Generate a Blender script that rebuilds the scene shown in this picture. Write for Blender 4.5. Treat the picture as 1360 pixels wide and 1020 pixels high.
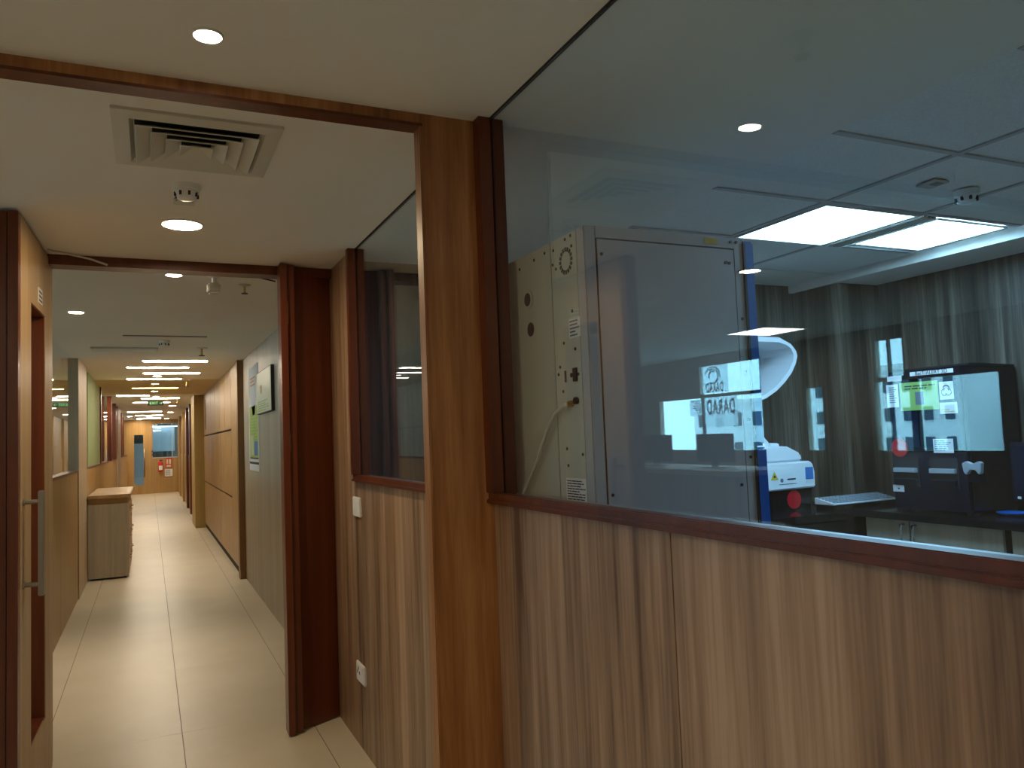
import bpy, bmesh, math, random
from math import sin, cos, pi, radians
from mathutils import Vector, Matrix
random.seed(7)
for o in list(bpy.data.objects): bpy.data.objects.remove(o)
SC = bpy.context.scene; COL = SC.collection
U = 1.45                      # camera height in metres; all plan numbers below are in units of U, z measured from eye level

# ---------------------------------------------------------------- camera, world, exposure
def cam_basis(yaw, pitch, roll):
    f = Vector((sin(yaw)*cos(pitch), cos(yaw)*cos(pitch), sin(pitch)))
    r = Vector((cos(yaw), -sin(yaw), 0)); u = r.cross(f)
    return r*cos(roll)+u*sin(roll), -r*sin(roll)+u*cos(roll), f
cr, cu, cf = cam_basis(radians(25.07), radians(3.68), radians(-2.26))
cd = bpy.data.cameras.new('camera'); cd.sensor_fit = 'HORIZONTAL'; cd.sensor_width = 36; cd.lens = 36*1034/1360
cd.clip_start = .05; cd.clip_end = 200
cam = bpy.data.objects.new('camera', cd); COL.objects.link(cam)
cam.matrix_world = Matrix(((cr.x, cu.x, -cf.x, 0), (cr.y, cu.y, -cf.y, 0), (cr.z, cu.z, -cf.z, U), (0, 0, 0, 1)))
SC.camera = cam
w = bpy.data.worlds.new('sky'); SC.world = w; w.use_nodes = True
w.node_tree.nodes['Background'].inputs[0].default_value = (.32, .72, 1, 1)
w.node_tree.nodes['Background'].inputs[1].default_value = 7.0
SC.view_settings.view_transform = 'Standard'; SC.view_settings.look = 'None'
SC.view_settings.gamma = 1; SC.view_settings.use_curve_mapping = False
SC.view_settings.exposure = 1.0
WARM = (1, .78, .48); NEUT = (1, .88, .69); COLD = (.36, .70, 1)
K_DOWN, K_BAR, K_LAB = 60.0, 15.0, 12.0

# ---------------------------------------------------------------- materials
def mat(name, col, rough=.6, metal=0, spec=.5, emit=None, strength=0):
    m = bpy.data.materials.new(name); m.use_nodes = True; b = m.node_tree.nodes['Principled BSDF']
    b.inputs['Base Color'].default_value = (*col, 1); b.inputs['Roughness'].default_value = rough
    b.inputs['Metallic'].default_value = metal; b.inputs['Specular IOR Level'].default_value = spec
    if emit:
        b.inputs['Emission Color'].default_value = (*emit, 1); b.inputs['Emission Strength'].default_value = strength
    return m
def nd(m, t, **k):
    n = m.node_tree.nodes.new(t)
    for a, v in k.items(): setattr(n, a, v)
    return n
def wood(name, stops, rough=.45, s=26, streak=1.0, bump=.0, zs=.035):
    """vertical wood grain: noise squeezed along the height"""
    m = mat(name, (.5, .5, .5), rough); L = m.node_tree.links; b = m.node_tree.nodes['Principled BSDF']
    g = nd(m, 'ShaderNodeNewGeometry'); mp = nd(m, 'ShaderNodeMapping'); mp.inputs['Scale'].default_value = (1, 1, zs)
    L.new(g.outputs['Position'], mp.inputs['Vector'])
    n1 = nd(m, 'ShaderNodeTexNoise'); n1.inputs['Scale'].default_value = s; n1.inputs['Detail'].default_value = 5; n1.inputs['Roughness'].default_value = .65
    n2 = nd(m, 'ShaderNodeTexNoise'); n2.inputs['Scale'].default_value = s*5; n2.inputs['Detail'].default_value = 3
    n3 = nd(m, 'ShaderNodeTexNoise'); n3.inputs['Scale'].default_value = s*.28; n3.inputs['Detail'].default_value = 1
    for n in (n1, n2, n3): L.new(mp.outputs[0], n.inputs['Vector'])
    a = nd(m, 'ShaderNodeMath', operation='MULTIPLY_ADD'); a.inputs[1].default_value = .35; L.new(n2.outputs['Fac'], a.inputs[0]); L.new(n1.outputs['Fac'], a.inputs[2])
    a2 = nd(m, 'ShaderNodeMath', operation='MULTIPLY_ADD'); a2.inputs[1].default_value = .6; L.new(n3.outputs['Fac'], a2.inputs[0]); L.new(a.outputs[0], a2.inputs[2])
    r = nd(m, 'ShaderNodeValToRGB'); L.new(a2.outputs[0], r.inputs[0])
    sc = nd(m, 'ShaderNodeMapRange'); sc.inputs['From Min'].default_value = .975-.30/streak; sc.inputs['From Max'].default_value = .975+.30/streak
    L.new(a2.outputs[0], sc.inputs['Value']); L.new(sc.outputs[0], r.inputs[0])
    el = r.color_ramp.elements
    el[0].position, el[0].color = stops[0][0], (*stops[0][1], 1); el[1].position, el[1].color = stops[-1][0], (*stops[-1][1], 1)
    for p, c in stops[1:-1]: el.new(p).color = (*c, 1)
    L.new(r.outputs[0], b.inputs['Base Color'])
    return m
def noisy(name, c1, c2, scale, rough=.5, bump=0, detail=4):
    m = mat(name, c1, rough); L = m.node_tree.links; b = m.node_tree.nodes['Principled BSDF']
    g = nd(m, 'ShaderNodeNewGeometry'); n = nd(m, 'ShaderNodeTexNoise'); n.inputs['Scale'].default_value = scale; n.inputs['Detail'].default_value = detail
    L.new(g.outputs['Position'], n.inputs['Vector']); r = nd(m, 'ShaderNodeValToRGB'); L.new(n.outputs['Fac'], r.inputs[0])
    r.color_ramp.elements[0].position = .35; r.color_ramp.elements[1].position = .65
    r.color_ramp.elements[0].color = (*c1, 1); r.color_ramp.elements[1].color = (*c2, 1); L.new(r.outputs[0], b.inputs['Base Color'])
    if bump:
        bp = nd(m, 'ShaderNodeBump'); bp.inputs['Strength'].default_value = bump; bp.inputs['Distance'].default_value = .004
        L.new(n.outputs['Fac'], bp.inputs['Height']); L.new(bp.outputs[0], b.inputs['Normal'])
    return m
def glass(name, tint=(.96, .98, .98), gain=1.0):
    """thin clear pane: Fresnel mix of straight-through light and mirror"""
    m = bpy.data.materials.new(name); m.use_nodes = True; nt = m.node_tree; nt.nodes.clear(); L = nt.links
    o = nt.nodes.new('ShaderNodeOutputMaterial'); mx = nt.nodes.new('ShaderNodeMixShader'); t = nt.nodes.new('ShaderNodeBsdfTransparent'); g = nt.nodes.new('ShaderNodeBsdfGlossy')
    t.inputs[0].default_value = (*tint, 1); g.inputs['Roughness'].default_value = 0.0; g.inputs[0].default_value = (1, 1, 1, 1)
    lw = nt.nodes.new('ShaderNodeFresnel'); lw.inputs['IOR'].default_value = 1.5
    ml = nt.nodes.new('ShaderNodeMath'); ml.operation = 'MULTIPLY'; ml.use_clamp = True; ml.inputs[1].default_value = gain
    geo = nt.nodes.new('ShaderNodeNewGeometry')      # the same reflectance from either side of the pane
    io = nt.nodes.new('ShaderNodeMapRange'); io.inputs['To Min'].default_value = 1.5; io.inputs['To Max'].default_value = 1/1.5
    L.new(geo.outputs['Backfacing'], io.inputs['Value']); L.new(io.outputs[0], lw.inputs['IOR'])
    L.new(lw.outputs[0], ml.inputs[0]); L.new(ml.outputs[0], mx.inputs[0]); L.new(t.outputs[0], mx.inputs[1]); L.new(g.outputs[0], mx.inputs[2]); L.new(mx.outputs[0], o.inputs[0])
    return m
def emit(name, col, s):
    return mat(name, (.8, .8, .8), .5, emit=col, strength=s)

M = dict(
    zebra=wood('zebrano_laminate', [(0, (.125, .066, .038)), (.3, (.245, .145, .086)), (.6, (.345, .215, .134)), (1, (.475, .32, .215))], .42, 22, 1.35),
    oak=wood('oak_laminate', [(0, (.27, .16, .07)), (.5, (.40, .255, .12)), (1, (.52, .36, .19))], .42, 16, .8),
    golden=wood('golden_lit_laminate', [(0, (.28, .155, .05)), (.5, (.40, .24, .085)), (1, (.50, .32, .13))], .4, 14, .7),  # golden cast of the corridor lighting is mixed into these wood colours
    grey=wood('grey_laminate', [(0, (.31, .255, .19)), (.5, (.43, .37, .285)), (1, (.53, .465, .37))], .5, 24, .8),
    beige=wood('beige_laminate', [(0, (.33, .24, .15)), (.5, (.44, .335, .22)), (1, (.54, .43, .30))], .5, 22, .8),
    pier=wood('brown_veneer', [(0, (.11, .038, .011)), (.35, (.275, .105, .032)), (.65, (.38, .162, .052)), (1, (.52, .255, .095))], .4, 18, 1.0, zs=.06),
    olive=wood('olive_veneer', [(0, (.28, .19, .05)), (.5, (.38, .27, .09)), (1, (.46, .34, .13))], .5, 14, .7),
    brownedge=wood('brown_edge_veneer', [(0, (.15, .07, .02)), (.5, (.22, .11, .035)), (1, (.30, .16, .055))], .45, 18, .8),
    maho=wood('mahogany', [(0, (.045, .008, .002)), (.5, (.115, .024, .006)), (1, (.19, .048, .014))], .32, 14, .7),
    labwood=wood('lab_laminate', [(0, (.016, .011, .008)), (.35, (.055, .040, .028)), (.65, (.105, .080, .058)), (1, (.20, .158, .12))], .5, 16, 1.5),
    ceil=noisy('ceiling_paint', (.77, .74, .68), (.80, .77, .71), 1.2, .85),
    ceily=noisy('ochre_ceiling_tone', (.66, .50, .26), (.69, .53, .29), 1.2, .85),
    ctile=noisy('mineral_fibre_tile', (.72, .725, .71), (.82, .82, .80), 160, .9, .5, 2),
    ccell=mat('white_grid_metal', (.45, .46, .46), .6),
    tile=noisy('cream_floor_tile', (.62, .54, .40), (.665, .585, .445), 2.2, .36),
    grout=mat('floor_grout', (.24, .20, .145), .9),
    floorslab=noisy('floor_screed', (.50, .44, .34), (.55, .48, .37), 1.5, .4),
    white=mat('white_plastic', (.78, .77, .73), .4),
    offw=mat('off_white_paint', (.62, .60, .53), .55),
    black=mat('black_gloss', (.006, .006, .008), .18),
    dark=mat('dark_void', (.012, .012, .012), .8),
    darkm=mat('dark_metal', (.04, .04, .045), .4, .6),
    steel=mat('brushed_steel', (.32, .30, .27), .32, 1),
    grey_pl=mat('grey_plastic', (.33, .36, .40), .45),
    alu=mat('aluminium', (.55, .56, .58), .4, .7),
    cream=mat('cream_enamel', (.50, .515, .44), .38),
    lav=mat('lavender_grey_enamel', (.43, .43, .47), .40),
    blue=mat('blue_enamel', (.002, .11, .50), .35),
    blued=mat('dark_blue_enamel', (.0015, .003, .014), .35),
    instr=mat('instrument_navy', (.003, .004, .010), .25),
    labwhite=mat('gloss_white_plastic', (.80, .83, .86), .28),
    paper=mat('white_paper', (.75, .76, .77), .8),
    pgreen=mat('green_print', (.30, .50, .13), .6),
    plime=mat('lime_print', (.40, .55, .10), .5),
    pcream=mat('cream_print', (.62, .64, .44), .45),
    porange=mat('orange_print', (.60, .22, .05), .6),
    pblue=mat('blue_print', (.03, .17, .50), .6),
    ink=mat('black_ink', (.02, .02, .025), .7),
    gink=mat('grey_ink', (.16, .19, .22), .7),
    red=mat('red_plastic', (.55, .012, .018), .45),
    yellow=mat('yellow_label', (.62, .45, .04), .55),
    brass=mat('brass', (.55, .38, .14), .3, 1),
    chrome=mat('chrome', (.6, .6, .6), .15, 1),
    clear=mat('clear_tube', (.55, .58, .54), .25),
    granite=noisy('black_granite', (.008, .008, .01), (.016, .016, .02), 120, .12),
    greenfilm=mat('green_wall_paint', (.30, .37, .18), .7),
    lobbywall=noisy('lobby_wall_paint', (.48, .42, .33), (.52, .46, .37), 1.5, .8),
    facade=noisy('white_facade', (.75, .76, .76), (.85, .86, .86), .4, .9),
    facade2=noisy('grey_facade', (.42, .48, .52), (.50, .55, .58), .4, .9),
    wdark=mat('far_window', (.03, .05, .07), .3),
    concrete=noisy('street_concrete', (.25, .26, .27), (.33, .34, .35), .3, .9),
    pane=glass('clear_pane'),
    pane2=glass('corridor_pane', (.94, .97, .95), 1.0),
    diffw=emit('warm_lamp', WARM, K_DOWN*1.5), diffn=emit('neutral_lamp', NEUT, K_DOWN*.8),
    bar=emit('light_bar', NEUT, K_BAR), bary=emit('amber_light_bar', (1, .62, .16), K_BAR*.35),
    labpanel=emit('cold_led_panel', COLD, K_LAB), lobbypanel=emit('lobby_led_panel', (.9, .97, 1), 9),
    exitg=emit('exit_green', (.10, .75, .16), .6), exitd=mat('exit_dark_green', (.005, .04, .015), .5), fardim=emit('far_room_strip', (.55, .8, 1), 2.6), film=None, screen=mat('dark_screen', (.01, .013, .03), .1),
)

def film_mat():
    m = bpy.data.materials.new('translucent_film'); m.use_nodes = True; nt = m.node_tree; nt.nodes.clear(); L = nt.links
    o = nt.nodes.new('ShaderNodeOutputMaterial'); a = nt.nodes.new('ShaderNodeBsdfTranslucent'); b = nt.nodes.new('ShaderNodeBsdfTransparent'); x = nt.nodes.new('ShaderNodeMixShader')
    a.inputs[0].default_value = (.9, .93, .95, 1); b.inputs[0].default_value = (.85, .9, .92, 1); x.inputs[0].default_value = .45
    L.new(b.outputs[0], x.inputs[1]); L.new(a.outputs[0], x.inputs[2]); L.new(x.outputs[0], o.inputs[0]); return m
M['film'] = film_mat()
# ---------------------------------------------------------------- builders
WL = {}          # world location of every object we make
def W(x, y, z): return Vector((x*U, y*U, (z+1)*U))
def setp(o, label=None, cat=None, group=None, kind=None):
    if label: o['label'] = label
    if cat: o['category'] = cat
    if group: o['group'] = group
    if kind: o['kind'] = kind
    return o
def thing(name, at, label=None, cat=None, group=None, kind=None, rz=0):
    o = bpy.data.objects.new(name, None); COL.objects.link(o); o.empty_display_size = .1
    o.location = W(*at); o.rotation_euler = (0, 0, rz); WL[o.name] = o.location.copy()
    return setp(o, label, cat, group, kind)
def obj(name, bm, m, parent=None, local=False, smooth=False, bevel=0, **kw):
    """bm in metres in world space (or in the parent's own space when local)"""
    if bevel:
        bmesh.ops.bevel(bm, geom=[e for e in bm.edges if len(e.link_faces) == 2 and e.calc_face_angle(0) > .6], offset=bevel, segments=2, affect='EDGES', clamp_overlap=True)
    me = bpy.data.meshes.new(name); bm.normal_update()
    vs = [v.co for v in bm.verts]
    lo = Vector((min(v.x for v in vs), min(v.y for v in vs), min(v.z for v in vs))); hi = Vector((max(v.x for v in vs), max(v.y for v in vs), max(v.z for v in vs)))
    og = Vector(((lo.x+hi.x)/2, (lo.y+hi.y)/2, lo.z)); bmesh.ops.translate(bm, verts=bm.verts, vec=-og)
    if smooth:
        for f in bm.faces: f.smooth = True
    bm.to_mesh(me); bm.free(); me.materials.append(m if not isinstance(m, str) else M[m])
    o = bpy.data.objects.new(name, me); COL.objects.link(o)
    WL[o.name] = og.copy() if not local else og.copy()
    if parent is not None:
        o.parent = parent; o.location = og if local else og-WL[parent.name]
    else: o.location = og
    return setp(o, **kw)
def inst(src, loc, parent=None, **kw):
    o = bpy.data.objects.new(src.name.split('.')[0], src.data); COL.objects.link(o); WL[o.name] = loc.copy()
    if parent is not None: o.parent = parent; o.location = loc-WL[parent.name]
    else: o.location = loc
    return setp(o, **kw)
def copy_tree(root, loc, **kw):
    r = root.copy(); COL.objects.link(r); r.location = loc; WL[r.name] = loc.copy()
    for ch in list(root.children):
        c = ch.copy(); COL.objects.link(c); c.parent = r
        for g in ch.children:
            d = g.copy(); COL.objects.link(d); d.parent = c
    return setp(r, **kw)
def rbox(bm, a, b):
    a, b = Vector(a), Vector(b)
    r = bmesh.ops.create_cube(bm, size=1); vs = r['verts']
    bmesh.ops.scale(bm, vec=(abs(b.x-a.x), abs(b.y-a.y), abs(b.z-a.z)), verts=vs); bmesh.ops.translate(bm, vec=(a+b)/2, verts=vs)
    return vs
def B(*boxes, local=False):
    """boxes (x0,x1,y0,y1,z0,z1) in plan units"""
    bm = bmesh.new()
    for x0, x1, y0, y1, z0, z1 in boxes:
        if local: rbox(bm, (x0*U, y0*U, z0*U), (x1*U, y1*U, z1*U))
        else: rbox(bm, W(x0, y0, z0), W(x1, y1, z1))
    return bm
def cyl(bm, a, b, r, seg=20, r2=None):
    a, b = Vector(a), Vector(b); d = b-a
    q = d.to_track_quat('Z', 'Y').to_matrix().to_4x4(); q.translation = (a+b)/2
    bmesh.ops.create_cone(bm, cap_ends=True, segments=seg, radius1=r, radius2=r if r2 is None else r2, depth=d.length, matrix=q)
def tube(bm, pts, r, seg=8):
    pts = [Vector(p) for p in pts]; rings = []
    for i, p in enumerate(pts):
        t = (pts[min(i+1, len(pts)-1)]-pts[max(i-1, 0)]).normalized(); q = t.to_track_quat('Z', 'Y')
        rings.append([bm.verts.new(p+q@Vector((r*cos(2*pi*k/seg), r*sin(2*pi*k/seg), 0))) for k in range(seg)])
    for A, C in zip(rings, rings[1:]):
        for k in range(seg): bm.faces.new((A[k], A[(k+1) % seg], C[(k+1) % seg], C[k]))
    bm.faces.new(rings[0][::-1]); bm.faces.new(rings[-1])
def lathe(bm, c, prof, seg=28):
    """prof: (radius, z) in metres about a vertical axis at world c"""
    rings = [[bm.verts.new((c[0]+max(r, 1e-4)*cos(2*pi*k/seg), c[1]+max(r, 1e-4)*sin(2*pi*k/seg), c[2]+z)) for k in range(seg)] for r, z in prof]
    for A, C in zip(rings, rings[1:]):
        for k in range(seg): bm.faces.new((A[k], A[(k+1) % seg], C[(k+1) % seg], C[k]))
    bm.faces.new(rings[0][::-1]); bm.faces.new(rings[-1]); bmesh.ops.recalc_face_normals(bm, faces=bm.faces)
def extr(bm, poly, axis, a, b):
    """polygon of 2-tuples pushed along an axis; axis 0:(y,z) 1:(x,z) 2:(x,y)"""
    def P(p, t): return Vector({0: (t, p[0], p[1]), 1: (p[0], t, p[1]), 2: (p[0], p[1], t)}[axis])
    A = [bm.verts.new(P(p, a)) for p in poly]; C = [bm.verts.new(P(p, b)) for p in poly]; n = len(poly)
    bm.faces.new(A); bm.faces.new(C[::-1])
    for k in range(n): bm.faces.new((A[k], C[k], C[(k+1) % n], A[(k+1) % n]))
    bmesh.ops.recalc_face_normals(bm, faces=bm.faces)
def text(name, s, size, center, right, up, m, parent, depth=.0008, squeeze=1, bold=0):
    cu_ = bpy.data.curves.new(name, 'FONT'); cu_.body = s; cu_.size = size; cu_.align_x = 'CENTER'; cu_.align_y = 'CENTER'; cu_.extrude = depth; cu_.offset = bold; cu_.space_character = 1+25*bold; cu_.resolution_u = 3
    t = bpy.data.objects.new('tmp', cu_); COL.objects.link(t); dg = bpy.context.evaluated_depsgraph_get(); dg.update()
    me = bpy.data.meshes.new_from_object(t.evaluated_get(dg)); bpy.data.objects.remove(t); bpy.data.curves.remove(cu_)
    right, up = Vector(right).normalized(), Vector(up).normalized(); n = right.cross(up)
    for v in me.vertices: v.co = right*v.co.x*squeeze+up*v.co.y+n*v.co.z
    me.materials.clear(); me.materials.append(M[m]); o = bpy.data.objects.new(name, me); COL.objects.link(o)
    c = Vector(center); o.parent = parent; o.location = c-WL[parent.name]; WL[o.name] = c
    return o
def lines_print(face, at, n, wdt, lh, m, parent, name='print', seed=1, ragged=.4, th=.0006):
    """rows of printed lines as one flat print part; face 'X' (facing -X) or 'Y' (facing -Y) or 'x' (facing +X)"""
    rnd = random.Random(seed); bm = bmesh.new(); a = Vector(at)
    for i in range(n):
        x = 0
        L = wdt*(1-ragged*rnd.random())
        while x < L-.002:
            e = min(L, x+wdt*rnd.uniform(.08, .3)); z = a.z-i*lh
            if face == 'Y': rbox(bm, (a.x+x, a.y, z), (a.x+e, a.y-th, z-lh*.45))
            elif face == 'X': rbox(bm, (a.x, a.y-x, z), (a.x-th, a.y-e, z-lh*.45))
            else: rbox(bm, (a.x, a.y+x, z), (a.x+th, a.y+e, z-lh*.45))
            x = e+wdt*.035
    return obj(name, bm, m, parent)

CE = .64         # ceiling
ORD = ['nearest', 'second', 'third', 'fourth', 'fifth', 'sixth', 'seventh', 'eighth', 'ninth', 'tenth', 'eleventh']

# ================================================================ THE SETTING
# ---- floor: slab + tiles as parts
floor = obj('floor', B((-3.45, 3.2, -1.3, 19.5, -1.06, -1.008), (-3.45, -.80, -1.3, 19.5, -1.008, -1), (.70, 3.2, -1.3, 19.5, -1.008, -1), (-.80, .70, -1.3, -1.2, -1.008, -1), (-.80, .70, 19.2, 19.5, -1.008, -1)), 'floorslab', kind='structure', label='cream tiled floor running down the corridor')
TP = .425; jx = .0014
obj('grout_bed', B((-.80, .70, -1.2, 19.2, -1.0079, -1.0012)), 'grout', floor)
src = {}
for ci, (a, b) in enumerate([(-.765, -.335), (-.335, .096), (.096, .5215), (.5215, .70)]):
    y = -1.2
    while y < 19.15:
        y2 = min(y+.85, 19.2); k = (ci, round(y2-y, 3))
        if k not in src: src[k] = obj('tile', B((a+jx, b-jx, y+.0003, y2-.0003, -1.0012, -1.0)), 'tile', floor); 
        else: inst(src[k], W((a+b)/2, (y+y2)/2, -1.0012), floor)
        y = y2
# ---- ceiling
ceiling = obj('ceiling', B((-3.40, 1.385, -1.3, 7.98, CE, CE+.08), (1.385, 3.2, -1.3, 7.98, CE+.03, CE+.08), (-3.45, 3.2, 10.22, 19.5, CE, CE+.08), (2.72, 3.2, -1.3, 2.9, CE-.035, CE+.03), (1.385, 2.72, -1.3, -.01, CE, CE+.03), (1.385, 2.72, 2.45, 2.9, CE, CE+.03), (1.385, 3.2, 2.9, 7.98, CE, CE+.03)), 'ceil', kind='structure', label='off-white plaster ceiling')
obj('ochre_ceiling_band', B((-3.45, 3.2, 7.98, 10.22, CE, CE+.08)), 'ceily', ceiling)  # this stretch of ceiling is coloured yellower than the rest
gx = [1.385, 1.80, 2.21, 2.72]; gy = [-.01+.41*k for k in range(7)]
for i in range(3):
    for j in range(6):
        x0, x1, y0, y1 = gx[i], gx[i+1], gy[j], gy[j+1]
        if (i, j) == (1, 4): continue
        if (i, j) == (2, 4):
            obj('ceiling_tile', B((x0+.085, x1-.004, y0+.004, y1-.004, CE+.004, CE+.012)), 'ctile', ceiling); continue
        obj('ceiling_tile', B((x0+.004, x1-.004, y0+.004, y1-.004, CE+.004, CE+.012)), 'ctile', ceiling)
for x in gx[1:3]: obj('grid_rail', B((x-.008, x+.008, -.01, 2.45, CE-.001, CE+.0035)), 'ccell', ceiling)
for y in gy[1:6]: obj('grid_rail', B((1.387, 2.698, y-.008, y+.008, CE-.0012, CE+.0033)), 'ccell', ceiling)
# ---- right wall (its corridor face is x = .62)
XR = .62; SILL = -.13
wr = obj('wall_right', B((XR+.012, .66, -1.2, 2.57, -1, SILL), (XR+.012, .66, 2.57, 2.95, -1, CE)), 'labwood', kind='structure', label='wood laminate corridor wall below and beside the lab glazing')
ys = [-1.2, -.4, .02, .853, 1.43]
for a, b in zip(ys, ys[1:]): obj('panel', B((XR, XR+.012, a+.0012, b-.0012, -1, SILL)), 'zebra', wr)
for a, b in ((1.43, 2.42), (2.42, 2.57)): obj('panel', B((XR, XR+.012, a+.0006, b-.0006, -1, SILL)), 'zebra', wr)
obj('panel', B((XR, XR+.012, 2.5706, 2.95, -1, CE)), 'zebra', wr)
# ---- lab walls
obj('wall_lab_back', B((.66, 3.1, 2.72, 2.78, -1, CE)), 'labwood', kind='structure', label='dark wood laminate wall at the back of the lab')
obj('wall_lab_side', B((2.98, 3.1, -1.2, 2.72, -1, CE)), 'labwood', kind='structure', label='dark wood laminate wall behind the black instrument')
obj('wall_lab_front', B((.66, 3.1, -1.26, -1.2, -1, CE)), 'labwood', kind='structure', label='lab wall behind the camera')
obj('wall_lab_column', B((2.74, 2.98, 2.45, 2.72, -1, CE-.035)), 'labwood', kind='structure', label='wood clad column in the corner of the lab')
# ---- corridor beyond the doors: right side
rec = obj('wall_recess', B((1.1, 1.16, 2.95, 4.38, -1, CE), (.66, 1.1, 2.95, 2.99, -1, CE)), 'oak', kind='structure', label='wall of the side recess behind the narrow door leaf')
gw = obj('wall_grey_panel', B((.65, .72, 4.392, 6.2, -1, CE)), 'grey', kind='structure', label='grey wood panel wall carrying the posters')
obj('edge_strip', B((.648, .722, 4.38, 4.392, -1, CE)), 'brownedge', gw)
obj('side_return', B((.722, 1.16, 4.38, 4.44, -1, CE)), 'oak', gw)
obj('trim_brown_post', B((.606, .68, 6.2, 6.30, -1, CE)), 'brownedge', kind='structure', label='brown wood post between the poster wall and the cupboards')
# cupboards along the right wall: a built-in run of flush panels
cw = obj('wall_cupboard_run', B((.632, .72, 6.30, 10.42, -1, CE)), 'dark', kind='structure', label='run of flush beige wood cupboard panels on the right')
py = [6.305, 6.86, 7.45, 8.05, 8.65, 9.25, 9.85, 10.41]
for i, (a, b) in enumerate(zip(py, py[1:])):
    rows = [(-.94, -.436), (-.424, .121), (.133, CE)] if i else [(-.94, CE)]
    for z0, z1 in rows: obj('panel', B((.618, .632, a+.006, b-.006, z0+.003, z1-.002)), 'oak', cw)
obj('plinth', B((.66, .70, 6.31, 10.41, -1, -.94)), 'dark', cw)
obj('handle_slot', B((.614, .618, 10.05, 10.14, .20, .56)), 'maho', cw)
obj('wall_olive_column', B((.507, .72, 10.42, 11.2, -1, CE)), 'olive', kind='structure', label='olive veneered column at the end of the cupboards')
rf = obj('wall_right_far', B((.60, .72, 11.2, 19.2, -1, CE)), 'golden', kind='structure', label='far right corridor wall of golden wood')
for a, b, c in ((12.6, 12.8, .545), (13.9, 14.1, .55), (15.6, 15.75, .555), (17.4, 17.6, .56)):
    obj('post', B((c, .60, a, b, -1, CE)), 'maho' if a < 15 else 'golden', rf)
obj('wainscot', B((.585, .60, 12.8, 19.2, -1, SILL)), 'golden', rf)
# ---- corridor left side
XL = -.445
wl = obj('wall_left', B((XL-.05, XL-.012, 2.95, 6.1, -1, -.145), (XL-.05, XL-.012, 6.87, 13.1, -1, -.145), (XL-.05, XL-.012, 14.4, 19.2, -1, -.145)), 'oak', kind='structure', label='left corridor wall of wood panels below glass, golden light in their colour')
for a, b, m in ((2.95, 4.6, 'golden'), (4.6, 6.1, 'golden'), (6.87, 8.95, 'golden'), (8.95, 10.4, 'golden'), (10.4, 11.9, 'golden'), (11.9, 13.1, 'golden'), (14.4, 16.6, 'golden'), (16.6, 19.2, 'golden')):
    obj('panel', B((XL-.012, XL, a+.001, b-.001, -1, -.145)), m, wl)
for a, b in ((2.95, 6.1), (6.87, 13.1), (14.4, 19.2)): obj('sill_rail', B((XL-.055, XL+.004, a, b, -.145, -.13)), 'maho', wl)
obj('wall_left_column', B((-.54, -.438, 6.1, 6.87, -1, CE)), 'beige', kind='structure', label='pale wood clad column behind the low cabinet')
obj('wall_far_left_column', B((-.56, -.425, 13.1, 14.4, -1, CE)), 'beige', kind='structure', label='pale column far along the left corridor wall')
wn = 1
def pane_struct(n, box, label, m='pane2', frames=(), fm='maho'):
    t = thing('window_%d' % n, (box[0], box[2], box[4]), label, 'window', kind='structure')
    obj('pane', B(box), m, t)
    for f in frames: obj('mullion', B(f), fm, t)
    return t
pane_struct(3, (XL-.029, XL-.025, 2.95, 6.1, -.13, CE), 'clear glass above the left wainscot nearest the doors', frames=[(XL-.04, XL-.01, 2.952, 3.0, -.13, CE)])
pane_struct(4, (XL-.029, XL-.025, 6.87, 13.1, -.13, CE), 'glass above the left wainscot between the two pale columns', frames=[(XL-.03, XL+.006, 8.90, 9.0, -.13, CE), (XL-.01, XL+.040, 10.45, 10.56, -.13, CE), (XL-.03, XL+.03, 12.1, 12.22, -.13, CE), (XL-.03, XL+.01, 13.0, 13.1, -.13, CE)])
obj('wall_left_green_board', B((XL-.022, XL-.006, 7.2, 8.9, -.13, CE)), 'greenfilm', kind='structure', label='green panel filling the glazing above the low cabinet')
pane_struct(5, (XL-.029, XL-.025, 14.4, 19.1, -.13, CE), 'furthest glass on the left side of the corridor', frames=[(XL-.05, XL+.02, 15.2, 15.32, -.13, CE), (XL-.05, XL+.0, 17.0, 17.1, -.13, CE)])
obj('wall_left_room', B((-1.55, -1.49, 6.95, 19.2, -1, CE)), 'greenfilm', kind='structure', label='pale green wall seen through the left glazing')
obj('wall_left_room_partition', B((-1.49, -.50, 8.86, 8.94, -1, CE)), 'greenfilm', kind='structure', label='green painted cross wall behind the left glazing')
obj('wall_lobby_end', B((-3.45, -.54, 6.87, 6.95, -1, CE)), 'lobbywall', kind='structure', label='plain wall closing the lobby')
# ---- end of the corridor
we = obj('wall_end', B((-.62, -.47, 19.2, 19.3, -1, CE), (.045, .07, 19.2, 19.3, -1, CE), (.07, .62, 19.2, 19.3, -1, -.205), (.58, .75, 19.2, 19.3, -1, CE), (-.47, .045, 19.2, 19.3, .605, CE), (.07, .58, 19.2, 19.3, .545, CE)), 'golden', kind='structure', label='golden wood wall at the end of the corridor')
d3 = thing('door_3', (-.2, 19.19, -1), 'wooden door with a tall glass slot at the end of the corridor', 'door', kind='structure')
obj('leaf', B((-.468, -.305, 19.19, 19.24, -1, .604), (-.12, .043, 19.19, 19.24, -1, .604), (-.305, -.12, 19.19, 19.24, .305, .604), (-.305, -.12, 19.19, 19.24, -1, -.805)), 'golden', d3)
obj('slot_pane', B((-.305, -.12, 19.212, 19.216, -.805, .305)), 'pane2', d3)
bm = bmesh.new(); tube(bm, [W(-.10, 19.15, -.62), W(-.10, 19.15, .0)], .018); cyl(bm, W(-.10, 19.15, -.55), W(-.10, 19.19, -.55), .012); cyl(bm, W(-.10, 19.15, -.07), W(-.10, 19.19, -.07), .012)
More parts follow.
